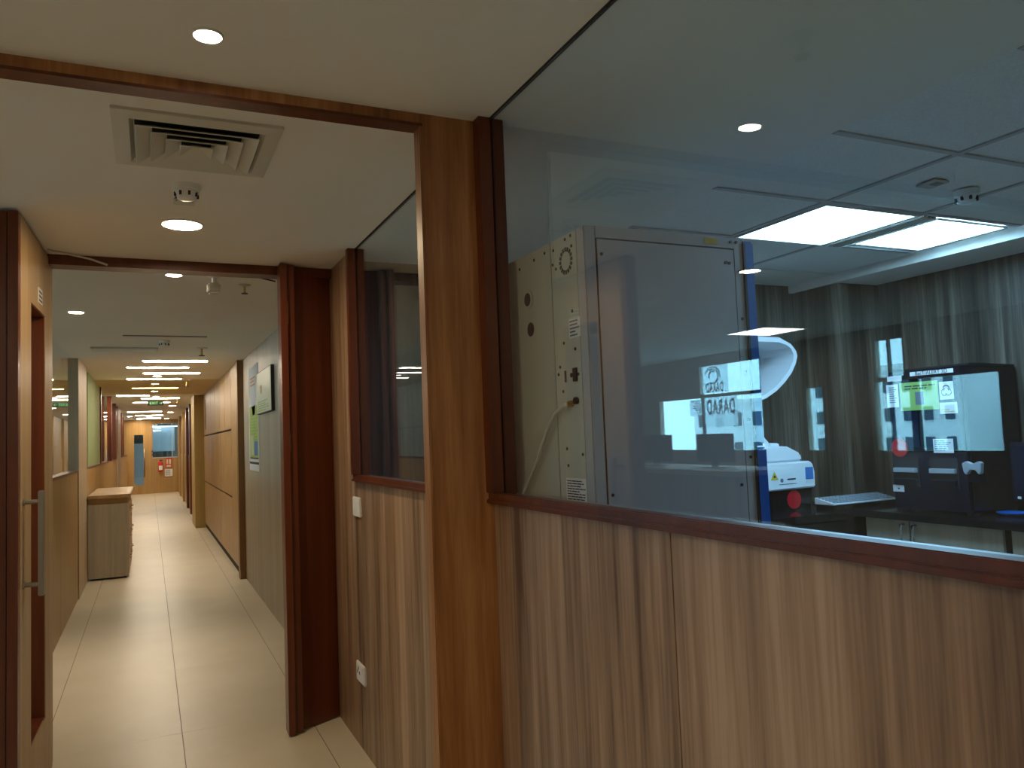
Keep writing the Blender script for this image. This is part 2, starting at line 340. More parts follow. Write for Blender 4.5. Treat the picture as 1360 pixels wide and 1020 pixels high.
obj('pull_handle', bm, 'steel', d3, smooth=True)
pane_struct(6, (.07, .58, 19.23, 19.235, -.205, .545), 'window into the blue lit room beside the end door', frames=[(.065, .585, 19.19, 19.30, -.225, -.205), (.46, .475, 19.215, 19.25, -.205, .545)], fm='alu')
obj('wall_far_room_back', B((-1.26, 1.46, 20.62, 20.68, -1, 1.0)), 'labwood', kind='structure', label='back wall of the room beyond the end window')
obj('wall_far_room_left', B((-1.26, -1.2, 19.3, 20.62, -1, 1.0)), 'labwood', kind='structure', label='left wall of the room beyond the end door')
obj('wall_far_room_right', B((1.4, 1.46, 19.3, 20.62, -1, 1.0)), 'labwood', kind='structure', label='right wall of the room beyond the end window')
obj('ceiling_far_room', B((-1.26, 1.46, 19.3, 20.68, CE+.2, CE+.26)), 'ceil', kind='structure', label='ceiling of the room beyond the end window')
obj('floor_far_room', B((-1.26, 1.46, 19.5, 20.68, -1.06, -1)), 'floorslab', kind='structure', label='floor of the room beyond the end door')
# ---- portal of brown veneer: pier on the right and beam under the ceiling
p1 = thing('trim_1', (.55, 1.48, -1), 'brown veneered pier and ceiling beam framing the corridor', 'door frame', kind='structure')
obj('pier', B((.4945, XR, 1.43, 1.466, -1, CE)), 'pier', p1)
obj('pier_edge_bead', B((.4885, .4945, 1.428, 1.466, -1, CE)), 'pier', p1, bevel=.003)
obj('beam_face', B((-3.34, .4945, 1.43, 1.440, CE-.020, CE)), 'pier', p1)
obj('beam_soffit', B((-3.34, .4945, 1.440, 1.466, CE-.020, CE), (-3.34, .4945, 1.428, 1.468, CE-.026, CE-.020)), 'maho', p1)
# ---- lab window 1 (large) and 2
def labwin(n, y0, y1, jamb, label):
    t = thing('window_%d' % n, (.64, (y0+y1)/2, SILL), label, 'window', kind='structure')
    obj('pane', B((.630, .634, y0, y1, SILL+.012, CE-.004)), 'pane', t)
    obj('sill_rail', B((.608, .6295, y0, y1, SILL-.004, SILL+.0165), (.603, .612, y0, y1, SILL-.004, SILL+.004)), 'maho', t, bevel=.002)
    obj('ledge', B((.6345, .662, y0, y1, SILL, SILL+.012)), 'alu', t)
    obj('top_seal', B((.6285, .6355, y0, y1, CE-.004, CE)), 'ink', t)
    for a, b in jamb:
        obj('jamb', B((.603, .6295, a, b, SILL+.0165, CE)), 'maho', t, bevel=.002)
        obj('inner_jamb', B((.6345, .660, a+.004, b, SILL+.012, CE)), 'maho', t, bevel=.002)
    return t
labwin(1, -1.2, 1.43, [(1.40, 1.43)], 'large lab window reaching the ceiling above the wood wainscot')
labwin(2, 1.466, 2.57, [(2.54, 2.57), (1.466, 1.496)], 'second lab window beyond the brown pier')
# ---- door header
h = thing('trim_2', (.16, 2.9, .6), 'dark mahogany door head spanning the corridor', 'door frame', kind='structure')
obj('head', B((-.445, XR, 2.875, 2.95, .607, CE)), 'maho', h)
obj('left_stub', B((-.60, -.292, 2.95, 3.0, -1, CE)), 'oak', h)
# ---- left door leaf, swung open towards the camera
d1 = thing('door_1', (-.288, 2.945, -1), 'oak faced door leaf with a tall slot and steel pull, swung open on the left', 'door', kind='structure', rz=radians(-1.6))
TH = -.052
def LB(*bs): return B(*bs, local=True)
ZT = 1.632
obj('leaf', LB((TH, 0, -.145, 0, .004, ZT), (TH, 0, -.565, -.40, .004, ZT), (TH, 0, -.40, -.145, 1.425, ZT), (TH, 0, -.40, -.145, .004, .20)), 'oak', d1, local=True)
obj('slot_frame', LB((TH, -.002, -.149, -.145, .20, 1.425), (TH, -.002, -.40, -.396, .20, 1.425), (TH, -.002, -.396, -.149, 1.421, 1.425), (TH, -.002, -.396, -.149, .20, .204)), 'maho', d1, local=True)
obj('slot_pane', LB((-.04, -.037, -.396, -.149, .204, 1.421)), 'pane2', d1, local=True)
obj('edge_lipping', LB((-.024, 0.0, -.60, -.565, .004, ZT), (TH, -.027, -.592, -.565, .004, ZT)), 'maho', d1, local=True, bevel=.002)
bm = bmesh.new()
for z in (.655, .871):
    cyl(bm, Vector((0, -.525, z))*U, Vector((.035, -.525, z))*U, .009); cyl(bm, Vector((0, -.525, z))*U, Vector((.004, -.525, z))*U, .014)
hp = obj('handle_posts', bm, 'steel', d1, local=True, smooth=False)
obj('pull_bar', LB((.035, .049, -.536, -.516, .625, .90)), 'steel', d1, local=True, bevel=.003)
np_ = obj('name_plate', LB((0, .002, -.28, -.21, 1.447, 1.492)), 'paper', d1, local=True)
obj('plate_print', LB(*[(.002, .0026, -.272, -.218, z, z+.006) for z in (1.452, 1.465, 1.478)]), 'blued', d1, local=True)
# ---- narrow right leaf with rebated edge, ajar
d2 = thing('door_2', (.52, 2.87, -1), 'narrow dark mahogany door leaf standing ajar beside the lab wall', 'door', kind='structure')
obj('meeting_stile', B((.423, .447, 2.80, 2.87, -.995, .634), (.4495, .474, 2.815, 2.87, -.995, .634)), 'maho', d2, bevel=.002)
bm = bmesh.new(); extr(bm, [((x)*U, y*U) for x, y in ((.474, 2.84), (.619, 2.91), (.619, 2.945), (.474, 2.87))], 2, (-.995+1)*U, (.634+1)*U)
obj('leaf', bm, 'maho', d2)
obj('hinge', B((.4475, .4495, 2.806, 2.81, .42, .50)), 'brass', d2)
obj('lock_plate', B((.4474, .4496, 2.808, 2.812, -.03, .03)), 'steel', d2)
# ---- lobby on the left with windows
lw = obj('wall_lobby_window', B(*[(-3.39, -3.34, a, b, c, d) for a, b, c, d in (
    (-1.2, 2.98, -1, CE), (2.98, 6.4, -1, -.215), (6.4, 6.95, -1, CE), (2.98, 6.4, .55, CE), (2.98, 6.4, .262, .29),
    (2.98, 3.62, .29, .55), (3.84, 4.98, .29, .55), (5.76, 6.4, .29, .55), (3.86, 4.33, -.215, .262), (4.49, 4.97, -.215, .262))]), 'lobbywall', kind='structure', label='lobby wall with daylight windows opposite the lab glass')
lwin = thing('window_7', (-3.34, 4.6, -.215), 'strip of daylight windows in the lobby, mirrored in the lab glass', 'window', kind='structure')
for a, b, c, d in ((2.98, 3.86, -.215, .262), (3.62, 3.84, .29, .55), (4.33, 4.49, -.215, .262), (4.97, 6.4, -.215, .262), (4.98, 5.76, .29, .55)):
    obj('pane', B((-3.372, -3.368, a, b, c, d)), 'pane2', lwin)
for a, c, d, wd in ((3.565, -.215, .262, .06), (3.745, -.215, .55, .014), (5.76, -.215, .262, .02)):
    obj('mullion', B((-3.38, -3.352, a-wd/2, a+wd/2, c, d)), 'darkm', lwin)
obj('wall_lobby_front', B((-3.45, .66, -1.26, -1.2, -1, CE)), 'lobbywall', kind='structure', label='lobby wall behind the camera')

# ================================================================ CEILING FIXTURES
def downlight(x, y, r, m, label, group='round recessed downlights', z=CE):
    t = thing('downlight', (x, y, z), label, 'ceiling light', group); c = W(x, y, z); R = r*U
    bm = bmesh.new(); lathe(bm, c, [(R*1.16, 0), (R*1.16, -.003), (R*1.05, -.006), (R, -.004), (R, -.0005)]); obj('rim', bm, 'white', t, smooth=True)
    bm = bmesh.new(); cyl(bm, c-Vector((0, 0, .0028)), c-Vector((0, 0, .0045)), R*.995, 32); obj('diffuser', bm, m, t)
    return t
downlight(.088, 1.257, .0205, 'diffn', 'small round downlight in front of the brown ceiling beam')
downlight(.091, 2.393, .052, 'diffw', 'large round downlight between the air diffuser and the door head')
downlight(.088, 3.11, .027, 'diffn', 'small downlight just beyond the mahogany door head')
downlight(-.30, 4.06, .030, 'diffn', 'small downlight near the left glass beyond the doors')
sl = bpy.data.lights.new('downlight_beam', 'SPOT'); sl.energy = 34; sl.color = (1, .84, .62); sl.spot_size = radians(80); sl.spot_blend = .9; sl.shadow_soft_size = .03
so = bpy.data.objects.new('downlight_beam', sl); COL.objects.link(so); so.location = W(-.30, 4.06, CE-.02)
for i, (x, y) in enumerate(((.07, 7.57), (.058, 8.5), (.057, 9.6), (.079, 10.6))):
    downlight(x, y, .034, 'diffn', '%s downlight of the row running between the corridor light bars' % ORD[i])
for i, (x, y) in enumerate(((.328, 13.0), (.352, 15.4), (.349, 18.6))):
    downlight(x, y, .05, 'diffn', '%s downlight of the far row along the right of the corridor' % ORD[i])
for i, (x, y) in enumerate(((-.34, 17.0), (0, 17.4))):
    downlight(x, y, .05, 'diffn', ['downlight far down the corridor by the left glazing', 'downlight far down the middle of the corridor near the end door'][i])
downlight(-.2, 18.9, .05, 'diffw', 'warm downlight right above the end door')
downlight(-1.01, 2.48, .04, 'diffn', 'lobby downlight mirrored on the blue edge of the tall instrument')
for i, (x, y) in enumerate(((-.45, -.35), (-.45, -1.0), (-1.01, 1.1), (-1.01, .1), (-2.1, 1.1), (-2.1, .1))):  # added lamps out of view, brightening the near wall and ceiling
    downlight(x, y, .054, 'diffn', 'unseen downlight added to brighten the near corridor, ' + ['just behind the camera', 'furthest behind the camera', 'left of the camera', 'left of and behind the camera', 'far left by the windows', 'back corner by the windows'][i])
# light bars
bars = [(-.036, .40, 6.24), (-.15, .29, 6.745), (-.037, .402, 7.26), (-.178, .275, 7.88), (-.154, .283, 9.07), (-.343, .003, 10.32), (-.084, .355, 10.95), (-.193, .262, 11.9), (-.333, .2, 14.9), (-.232, .243, 16.6), (-.234, .227, 18.2)]
for i, (a, b, y) in enumerate(bars):
    am = i == 4
    t = thing('light_bar', ((a+b)/2, y, CE), ('dim amber light bar across the ochre ceiling band' if am else '%s light bar across the corridor ceiling counted from the doors' % ORD[i]), 'ceiling light', 'slim light bars across the corridor')
    hw = .035 if i < 5 else .07
    obj('housing', B((a-.012, b+.012, y-hw-.014, y+hw+.014, CE-.004, CE)), 'white', t)
    obj('diffuser', B((a, b, y-hw, y+hw, CE-.008, CE-.004)), 'bary' if am else 'bar', t, bevel=.004)
# lab panels + lobby panel
for x0, x1, y0, y1, lab, m in ((1.808, 2.202, 1.638, 2.032, 'larger looking square LED panel above the tall instrument', 'labpanel'), (2.305, 2.655, 1.645, 1.985, 'square LED panel closer to the dark wood side wall of the lab', 'labpanel'), (1.808, 2.202, .41, .80, 'square LED panel at the near end of the lab ceiling', 'labpanel'), (-2.80, -2.40, 3.90, 4.28, 'square LED panel of the lobby mirrored in the lab glass', 'lobbypanel')):
    t = thing('led_panel', ((x0+x1)/2, (y0+y1)/2, CE), lab, 'ceiling light', 'square LED ceiling panels')
    obj('frame', B((x0, x1, y0, y0+.008, CE-.006, CE), (x0, x1, y1-.008, y1, CE-.006, CE), (x0, x0+.008, y0+.008, y1-.008, CE-.006, CE), (x1-.008, x1, y0+.008, y1-.008, CE-.006, CE)), 'white', t)
    obj('diffuser', B((x0+.008, x1-.008, y0+.008, y1-.008, CE-.004, CE-.001)), m, t)
# slot diffuser beside the first lab panel
t = thing('slot_diffuser', (2.255, 1.835, CE), 'narrow slot air diffuser between the two lab ceiling panels', 'air vent')
obj('backing', B((2.222, 2.288, 1.64, 2.03, CE-.002, CE)), 'dark', t)
for k in range(4): obj('slat', B((2.222+k*.019, 2.231+k*.019, 1.64, 2.03, CE-.008, CE-.002)), 'white', t)
# square 4-way air diffuser
t = thing('air_diffuser', (.095, 1.74, CE), 'square four-way air diffuser in the corridor ceiling', 'air vent')
cx, cy = .0955, 1.74
def ring(bm, h0, z0, h1, z1):
    """square funnel from half size h0 at z0 to h1 at z1"""
    A = [bm.verts.new(W(cx+sx*h0, cy+sy*h0, z0)) for sx, sy in ((-1, -1), (1, -1), (1, 1), (-1, 1))]
    C = [bm.verts.new(W(cx+sx*h1, cy+sy*h1, z1)) for sx, sy in ((-1, -1), (1, -1), (1, 1), (-1, 1))]
    for k in range(4): bm.faces.new((A[k], A[(k+1) % 4], C[(k+1) % 4], C[k]))
bm = bmesh.new(); ring(bm, .157, CE, .157, CE-.006); ring(bm, .157, CE-.006, .126, CE-.010); ring(bm, .126, CE-.010, .118, CE+.0); obj('frame', bm, 'offw', t)
obj('backing', B((cx-.117, cx+.117, cy-.117, cy+.117, CE-.002, CE-.0004)), 'dark', t)
for k, hh in enumerate((.116, .088, .060, .033)):
    bm = bmesh.new(); ring(bm, hh, CE-.017, hh-.029, CE-.003); ring(bm, hh, CE-.017, hh-.001, CE-.0185); ring(bm, hh-.001, CE-.0185, hh-.031, CE-.003)
    obj('louvre', bm, 'offw', t)
# smoke detectors
def detector(x, y, s, label, z=CE):
    t = thing('smoke_detector', (x, y, z), label, 'smoke detector', 'white ceiling smoke detectors'); c = W(x, y, z); r = .033*s*U
    bm = bmesh.new(); lathe(bm, c, [(r, 0), (r, -.010*s), (r*.98, -.018*s), (r*.9, -.021*s)]); obj('base', bm, 'white', t, smooth=False)
    bm = bmesh.new(); lathe(bm, c, [(r*.88, -.021*s), (r*.86, -.026*s), (r*.70, -.040*s), (r*.66, -.046*s), (r*.45, -.052*s), (.001, -.053*s)]); obj('dome', bm, 'white', t, smooth=True)
    for k in range(8):
        a = 2*pi*k/8+.2; p = c+Vector((cos(a)*r*.80, sin(a)*r*.80, -.034*s)); bm = bmesh.new(); rbox(bm, p-Vector((.004, .004, .008))*s, p+Vector((.004, .004, .006))*s); obj('vent_slot', bm, 'ink', t)
    return t
detector(.088, 2.03, 1.0, 'smoke detector between the square air diffuser and the large downlight')
detector(.086, 5.06, 1.0, 'smoke detector beyond the doors beside the long ceiling grille')
detector(2.115, 1.42, 1.05, 'smoke detector on the lab ceiling near the LED panels')
t = thing('indicator_plate', (.088, 2.16, CE), 'small off-white indicator plate just in front of the large downlight', 'indicator'); obj('plate', B((.062, .114, 2.135, 2.185, CE-.005, CE)), 'offw', t, bevel=.002); obj('screw', B((.067, .071, 2.14, 2.144, CE-.006, CE-.005)), 'ink', t); obj('screw', B((.105, .109, 2.14, 2.144, CE-.006, CE-.005)), 'ink', t)
t = thing('indicator_plate', (1.947, 1.40, CE), 'small grey indicator plate on a lab ceiling tile', 'indicator'); obj('plate', B((1.92, 1.975, 1.37, 1.43, CE-.006, CE)), 'ccell', t, bevel=.002); obj('window', B((1.933, 1.962, 1.378, 1.40, CE-.0075, CE-.006)), 'gink', t)
# sprinklers
def sprinkler(x, y, s, label):
    t = thing('sprinkler', (x, y, CE), label, 'sprinkler', 'ceiling sprinklers'); c = W(x, y, CE)
    bm = bmesh.new(); lathe(bm, c, [(.032*s, 0), (.032*s, -.004), (.012*s, -.010)]); obj('escutcheon', bm, 'offw', t, smooth=True)
    bm = bmesh.new(); cyl(bm, c-Vector((0, 0, .008)), c-Vector((0, 0, .045*s)), .006*s, 12); obj('stem', bm, 'brass', t)
    bm = bmesh.new(); cyl(bm, c-Vector((0, 0, .045*s)), c-Vector((0, 0, .049*s)), .017*s, 16); obj('deflector', bm, 'darkm', t)
sprinkler(.352, 3.25, 1.1, 'brass sprinkler head hanging beside the emergency light')
sprinkler(.315, 5.42, 1.6, 'sprinkler head further down, right of the long ceiling grille')
sprinkler(.276, .924, 1.1, 'sprinkler head faintly mirrored in the top of the lab glass')
for i, (x, y) in enumerate(((.33, 8.1), (.34, 11.25))): sprinkler(x, y, 1.8, ['sprinkler head at the right end of the fourth light bar', 'sprinkler head past the ochre ceiling band'][i])
# grille and access slot
t = thing('ceiling_grille', (-.13, 5.5, CE), 'long white linear grille on the corridor ceiling', 'air vent')
obj('frame', B((-.325, .058, 5.42, 5.60, CE-.010, CE)), 'offw', t, bevel=.003)
for k in range(3): obj('slat', B((-.315, .048, 5.445+k*.05, 5.47+k*.05, CE-.014, CE-.010)), 'white', t)
t = thing('ceiling_slot', (.09, 4.85, CE), 'thin dark access slot line across the corridor ceiling', 'air vent')
obj('slot', B((-.13, .312, 4.845, 4.862, CE-.003, CE)), 'darkm', t); obj('lip', B((-.13, .312, 4.862, 4.89, CE-.004, CE)), 'offw', t)
# emergency twin lamp
t = thing('emergency_light', (.226, 3.1, CE), 'white emergency lamp hanging under the ceiling past the door head', 'emergency light')
bm = bmesh.new(); rbox(bm, W(.202, 3.08, .572), W(.25, 3.125, .612)); obj('body', bm, 'offw', t, bevel=.010)
bm = bmesh.new(); cyl(bm, W(.226, 3.1, .61), W(.226, 3.1, CE), .012, 16); lathe(bm, W(.226, 3.1, CE), [(.036, 0), (.036, -.006), (.014, -.014)]); obj('bracket', bm, 'white', t)
obj('lens', B((.208, .244, 3.077, 3.08, .580, .600)), 'clear', t)
# cables along the door head
bm = bmesh.new(); tube(bm, [W(.235, 3.06, CE-.004), W(.29, 2.99, .625), W(.36, 2.96, .615), W(.43, 2.955, .60)], .004); o = obj('cable', bm, 'black', smooth=True); setp(o, 'black cable running from the emergency lamp to the narrow leaf', 'cable')
bm = bmesh.new(); tube(bm, [W(-.285, 2.80, CE-.004), W(-.23, 2.84, CE-.005), W(-.17, 2.866, .628), W(-.12, 2.870, .612)], .005); o = obj('cable', bm, 'offw', smooth=True); setp(o, 'white cable sagging over the left end of the door head', 'cable')
# exit sign
t = thing('exit_sign', (.08, 11.5, CE), 'green EXIT sign hanging below the corridor ceiling', 'sign')
obj('board', B((-.015, .178, 11.49, 11.51, .575, .628)), 'ink', t)
obj('face', B((-.008, .171, 11.486, 11.49, .581, .622)), 'exitd', t)
text('lettering', 'EXIT', .075, W(.060, 11.4855, .6015), (1, 0, 0), (0, 0, 1), 'exitg', t); 
text('arrow', '→', .075, W(.145, 11.4855, .6015), (1, 0, 0), (0, 0, 1), 'exitg', t)
for x in (.02, .14): obj('hanger', B((x, x+.003, 11.499, 11.501, .628, CE)), 'steel', t)

# ================================================================ CORRIDOR THINGS
# switch and socket on the right wall
t = thing('switch_plate', (.62, 2.552, -.25), 'white switch plate on the wood wall below the second lab window', 'switch')
obj('plate', B((.612, .62, 2.503, 2.60, -.249, -.186)), 'white', t, bevel=.003)
obj('rocker', B((.6105, .612, 2.525, 2.578, -.237, -.198)), 'paper', t, bevel=.001)
t = thing('wall_socket', (.62, 2.552, -.783), 'white power socket low on the wood wall', 'socket')
obj('plate', B((.612, .62, 2.502, 2.606, -.783, -.722)), 'white', t, bevel=.003)
obj('insert', B((.6105, .612, 2.518, 2.59, -.776, -.728)), 'paper', t, bevel=.001)
for y, z in ((2.57, -.74), (2.556, -.752), (2.582, -.752)): obj('pin_hole', B((.6102, .6105, y-.005, y+.005, z-.005, z+.005)), 'ink', t)
# low cabinet on the left
t = thing('low_cabinet', (-.29, 7.1, -1), 'low grey wood drawer cabinet with a thick top against the left wall', 'cabinet')
obj('body', B((-.43, -.158, 6.88, 8.1, -.985, -.43)), 'zebra', t)
obj('end_panel', B((-.434, -.152, 6.868, 6.88, -.985, -.42)), 'grey', t)
obj('plinth', B((-.42, -.17, 6.90, 8.08, -1, -.985)), 'dark', t)
obj('shadow_gap_rail', B((-.43, -.155, 6.876, 8.1, -.42, -.375)), 'golden', t)
obj('top', B((-.436, -.135, 6.84, 8.14, -.375, -.348)), 'oak', t, bevel=.004)
for i in range(3):
    for k in range(3):
        d = obj('drawer', B((-.158, -.150, 6.90+.4*i, 7.28+.4*i, -.97+.178*k, -.805+.178*k)), 'oak', t)
        bm = bmesh.new(); a = W(-.138, 7.02+.4*i, -.86+.178*k); b = W(-.138, 7.16+.4*i, -.86+.178*k); tube(bm, [a+Vector((-.017, 0, 0)), a, b, b+Vector((-.017, 0, 0))], .006); obj('handle', bm, 'steel', d, smooth=True)
# posters on the grey wall (plane x=.65, facing -x)
t = thing('poster', (.648, 5.55, -.18), 'tall glossy poster, white above green, on the grey panel wall', 'poster')
obj('sheet', B((.6475, .65, 5.31, 5.84, -.18, .535)), 'paper', t)
obj('green_field', B((.6470, .6475, 5.34, 5.80, -.09, .26)), 'plime', t)
obj('lower_field', B((.6470, .6475, 5.34, 5.80, -.10, -.09)), 'ink', t)
obj('base_stripe', B((.6470, .6475, 5.32, 5.83, -.135, -.12)), 'ink', t)
bm = bmesh.new(); cyl(bm, W(.6470, 5.56, .30), W(.6475, 5.56, .30), .16, 28); obj('round_vignette', bm, 'paper', t)
obj('picture', B((.6465, .6470, 5.38, 5.54, -.075, .02)), 'pblue', t); obj('picture', B((.6465, .6470, 5.58, 5.72, -.075, .06)), 'pcream', t)
lines_print('X', W(.6470, 5.76, .20), 9, .62, .030, 'pgreen', t, seed=3)
lines_print('X', W(.6470, 5.72, .46), 3, .42, .035, 'porange', t, seed=4, name='heading')
t = thing('poster', (.648, 4.9, .19), 'cream framed notice board with orange heading on the grey panel wall', 'poster')
obj('backing_board', B((.632, .65, 4.585, 5.235, .188, .452)), 'ink', t)
obj('sheet', B((.630, .632, 4.592, 5.228, .193, .447)), 'pcream', t)
text('heading', '18', .11, W(.6297, 5.02, .335), (0, -1, 0), (0, 0, 1), 'porange', t)
lines_print('X', W(.630, 5.18, .265), 5, .80, .02, 'pgreen', t, seed=9)
# end wall: extinguisher, signs
t = thing('fire_extinguisher', (.23, 19.12, -.53), 'red fire extinguisher hung beside the end door', 'fire extinguisher')
c = W(.225, 19.12, -.53); bm = bmesh.new(); lathe(bm, c, [(.055, 0), (.075, .02), (.075, .27), (.06, .31), (.03, .335), (.03, .35)]); obj('cylinder', bm, 'red', t, smooth=True)
bm = bmesh.new(); rbox(bm, c+Vector((-.03, -.02, .35)), c+Vector((.05, .02, .385))); obj('valve', bm, 'ink', t)
bm = bmesh.new(); rbox(bm, c+Vector((-.055, -.08, .06)), c+Vector((.055, -.072, .2))); obj('label_band', bm, 'paper', t)
obj('bracket', B((.21, .24, 19.17, 19.2, -.48, -.36)), 'darkm', t)
t = thing('fire_sign', (.39, 19.19, -.43), 'red fire notice with white pictograms below the end window', 'sign')
obj('board', B((.325, .46, 19.185, 19.2, -.44, -.235)), 'red', t); obj('pictogram', B((.345, .38, 19.183, 19.185, -.36, -.26), (.40, .44, 19.183, 19.185, -.36, -.26), (.345, .44, 19.183, 19.185, -.425, -.385)), 'pcream', t)
t = thing('notice_sign', (.37, 19.19, -.62), 'small white notice below the red fire notice', 'sign')
obj('board', B((.31, .47, 19.185, 19.2, -.64, -.48)), 'paper', t); lines_print('Y', W(.325, 19.185, -.50), 5, .19, .036, 'gink', t, seed=5)
t = thing('access_reader', (.015, 19.19, -.12), 'dark card reader between the end door and the end window', 'card reader')
obj('body', B((.048, .068, 19.17, 19.2, -.16, -.05)), 'ink', t, bevel=.004); obj('keypad', B((.052, .064, 19.166, 19.17, -.14, -.08)), 'grey_pl', t)
# things in the far blue room
t = thing('far_cupboard', (.3, 20.5, -.05), 'pale wall cupboard seen through the end window', 'cupboard')
obj('body', B((.03, .55, 20.3, 20.615, -.08, .49)), 'grey_pl', t); obj('door', B((.035, .288, 20.29, 20.3, -.075, .485)), 'grey_pl', t); obj('door', B((.292, .545, 20.29, 20.3, -.075, .485)), 'grey_pl', t)
t = thing('strip_light', (.3, 20.24, .508), 'bluish light strip in the room beyond the end window', 'strip light')
obj('frame', B((.0, .62, 20.2, 20.28, .50, .508)), 'white', t); obj('diffuser', B((.01, .61, 20.19, 20.2, .495, .515), (.01, .61, 20.2, 20.28, .496, .50)), 'fardim', t)
t = thing('steel_locker', (-.2, 20.2, -1), 'blue grey locker seen through the slot of the end door', 'cupboard')
obj('body', B((-.42, -.05, 20.0, 20.5, -1, .12)), 'grey_pl', t); obj('door', B((-.41, -.06, 19.985, 20.0, -.98, .10)), 'grey_pl', t); obj('box_on_top', B((-.38, -.1, 20.05, 20.4, .12, .25)), 'ink', t)
# lobby reception desk
t = thing('reception_desk', (-2.0, 4.3, -1), 'long reception desk of the lobby, mirrored low in the lab glass', 'desk')
obj('front', B((-1.9, -1.86, 3.6, 5.9, -1, -.30)), 'zebra', t); obj('top', B((-2.3, -1.82, 3.56, 5.94, -.30, -.27)), 'offw', t, bevel=.004); obj('end_panel', B((-2.28, -1.9, 3.6, 3.63, -1, -.30)), 'zebra', t)
for i, y in enumerate((4.1, 4.75)):
    t = thing('lobby_monitor', (-2.1, y, -.27), ['computer monitor on the nearer part of the reception desk', 'computer monitor on the further part of the reception desk'][i], 'monitor', 'monitors on the reception desk')
    obj('screen', B((-2.12, -2.10, y-.18, y+.18, -.235, -.05)), 'black', t, bevel=.004); obj('stand', B((-2.12, -2.09, y-.02, y+.02, -.265, -.235)), 'black', t); obj('foot', B((-2.16, -2.04, y-.07, y+.07, -.27, -.264)), 'black', t)

# ================================================================ LAB
# ---- tall instrument: cream rear panels, lavender side, blue front
MX0, MX1, MY0, MY1, MT = .68, 1.027, 1.137, 1.72, .354
t = thing('tall_instrument', (.85, 1.43, -1), 'tall lab instrument cabinet with cream back, lavender side and blue front edge', 'lab instrument')
obj('core', B((MX0+.006, MX1, MY0+.006, MY1, -.96, MT-.003)), 'lav', t)
obj('rear_panel', B((MX0, MX0+.006, MY0+.03, 1.2605, -.95, MT-.001)), 'cream', t)
obj('rear_panel', B((MX0, MX0+.006, 1.2635, MY1, -.95, MT-.001)), 'cream', t)
obj('corner_post', B((MX0-.001, MX0+.022, MY0, MY0+.0285, -.96, MT)), 'lav', t, bevel=.003)
obj('top_rail', B((MX0+.022, MX1-.02, MY0, MY0+.02, .334, MT)), 'lav', t)
obj('side_stile', B((1.007, MX1, MY0, MY0+.02, -.96, MT)), 'lav', t)
sp = obj('side_panel', B((.7045, 1.0045, MY0-.0005, MY0+.006, -.93, .331)), 'lav', t)
obj('panel_gap', B((.7025, 1.0065, MY0+.001, MY0+.0062, -.932, .333)), 'ink', t)
obj('blue_front', B((1.0275, 1.055, MY0-.002, MY1, -.04, .350)), 'blue', t, bevel=.006)
obj('blue_front_lower', B((1.0275, 1.057, MY0-.004, MY1, -.95, -.043)), 'blue', t, bevel=.006)
obj('front_edge', B((1.026, 1.031, MY0-.004, MY0+.004, -.95, .345)), 'blued', t)
yl = obj('yellow_label', B((.938, .966, MY0-.0012, MY0, .3385, .350)), 'yellow', t)
lines_print('Y', W(.942, MY0-.0012, .3475), 4, .033, .0035, 'brass', yl, seed=2)
for x, z in ((.712, .305), (.993, .305), (.985, .306), (.712, -.11), (.992, -.11), (.998, .346), (1.012, .346), (1.016, .20), (1.016, .10), (1.018, .01), (1.017, -.06), (1.016, .29)):
    bm = bmesh.new(); cyl(bm, W(x, MY0-.0002, z), W(x, MY0-.0022, z), .0042, 10); obj('screw', bm, 'darkm', t)
for y, z in ((1.285, .338), (1.33, .335), (1.395, .330), (1.46, .325), (1.25, .335), (1.255, .309), (1.243, .299), (1.185, .347), (1.205, .345), (1.183, .328), (1.19, .213), (1.225, .16), (1.185, .145), (1.178, .10), (1.243, .118), (1.235, .073), (1.23, -.03), (1.175, -.04), (1.228, -.06), (1.25, .105)):
    bm = bmesh.new(); cyl(bm, W(MX0+.001, y, z), W(MX0-.0012, y, z), .0042, 10); obj('screw', bm, 'darkm', t)
for k in range(16):      # ring of vent slots
    a = 2*pi*k/16; bm = bmesh.new(); p = W(MX0, 1.2055, .306); r = .030
    rbox(bm, (-.0008, -.0042, -.0055), (.001, .0042, .0055)); bmesh.ops.rotate(bm, verts=bm.verts, matrix=Matrix.Rotation(a, 3, 'X')); bmesh.ops.translate(bm, verts=bm.verts, vec=p+Vector((0, -sin(a)*r, cos(a)*r)))
    obj('vent_slot', bm, 'ink', t)
bm = bmesh.new(); cyl(bm, W(MX0+.001, 1.358, .262), W(MX0-.004, 1.358, .262), .027, 24); pr = obj('port_ring', bm, 'cream', t)
bm = bmesh.new(); cyl(bm, W(MX0-.004, 1.358, .262), W(MX0-.0046, 1.358, .262), .019, 24); obj('port_hole', bm, 'ink', pr)
bm = bmesh.new(); cyl(bm, W(MX0+.001, 1.356, .203), W(MX0-.0010, 1.356, .203), .020, 24); obj('cable_hole', bm, 'ink', t)
obj('data_port', B((MX0-.001, MX0, 1.2215, 1.2275, .089, .110)), 'ink', t)
bm = bmesh.new(); cyl(bm, W(MX0+.001, 1.203, .100), W(MX0-.001, 1.203, .100), .006, 12); obj('jack', bm, 'ink', t)
obj('power_switch', B((MX0-.003, MX0, 1.181, 1.195, .088, .112)), 'ink', t, bevel=.001)
bm = bmesh.new(); cyl(bm, W(MX0+.001, 1.203, .05), W(MX0-.008, 1.203, .05), .008, 14); cyl(bm, W(MX0-.008, 1.203, .05), W(MX0-.012, 1.203, .05), .005, 12); obj('gas_fitting', bm, 'brass', t)
bm = bmesh.new(); cyl(bm, W(MX0+.001, 1.186, .054), W(MX0-.006, 1.186, .054), .009, 14); obj('valve_knob', bm, 'ink', t)
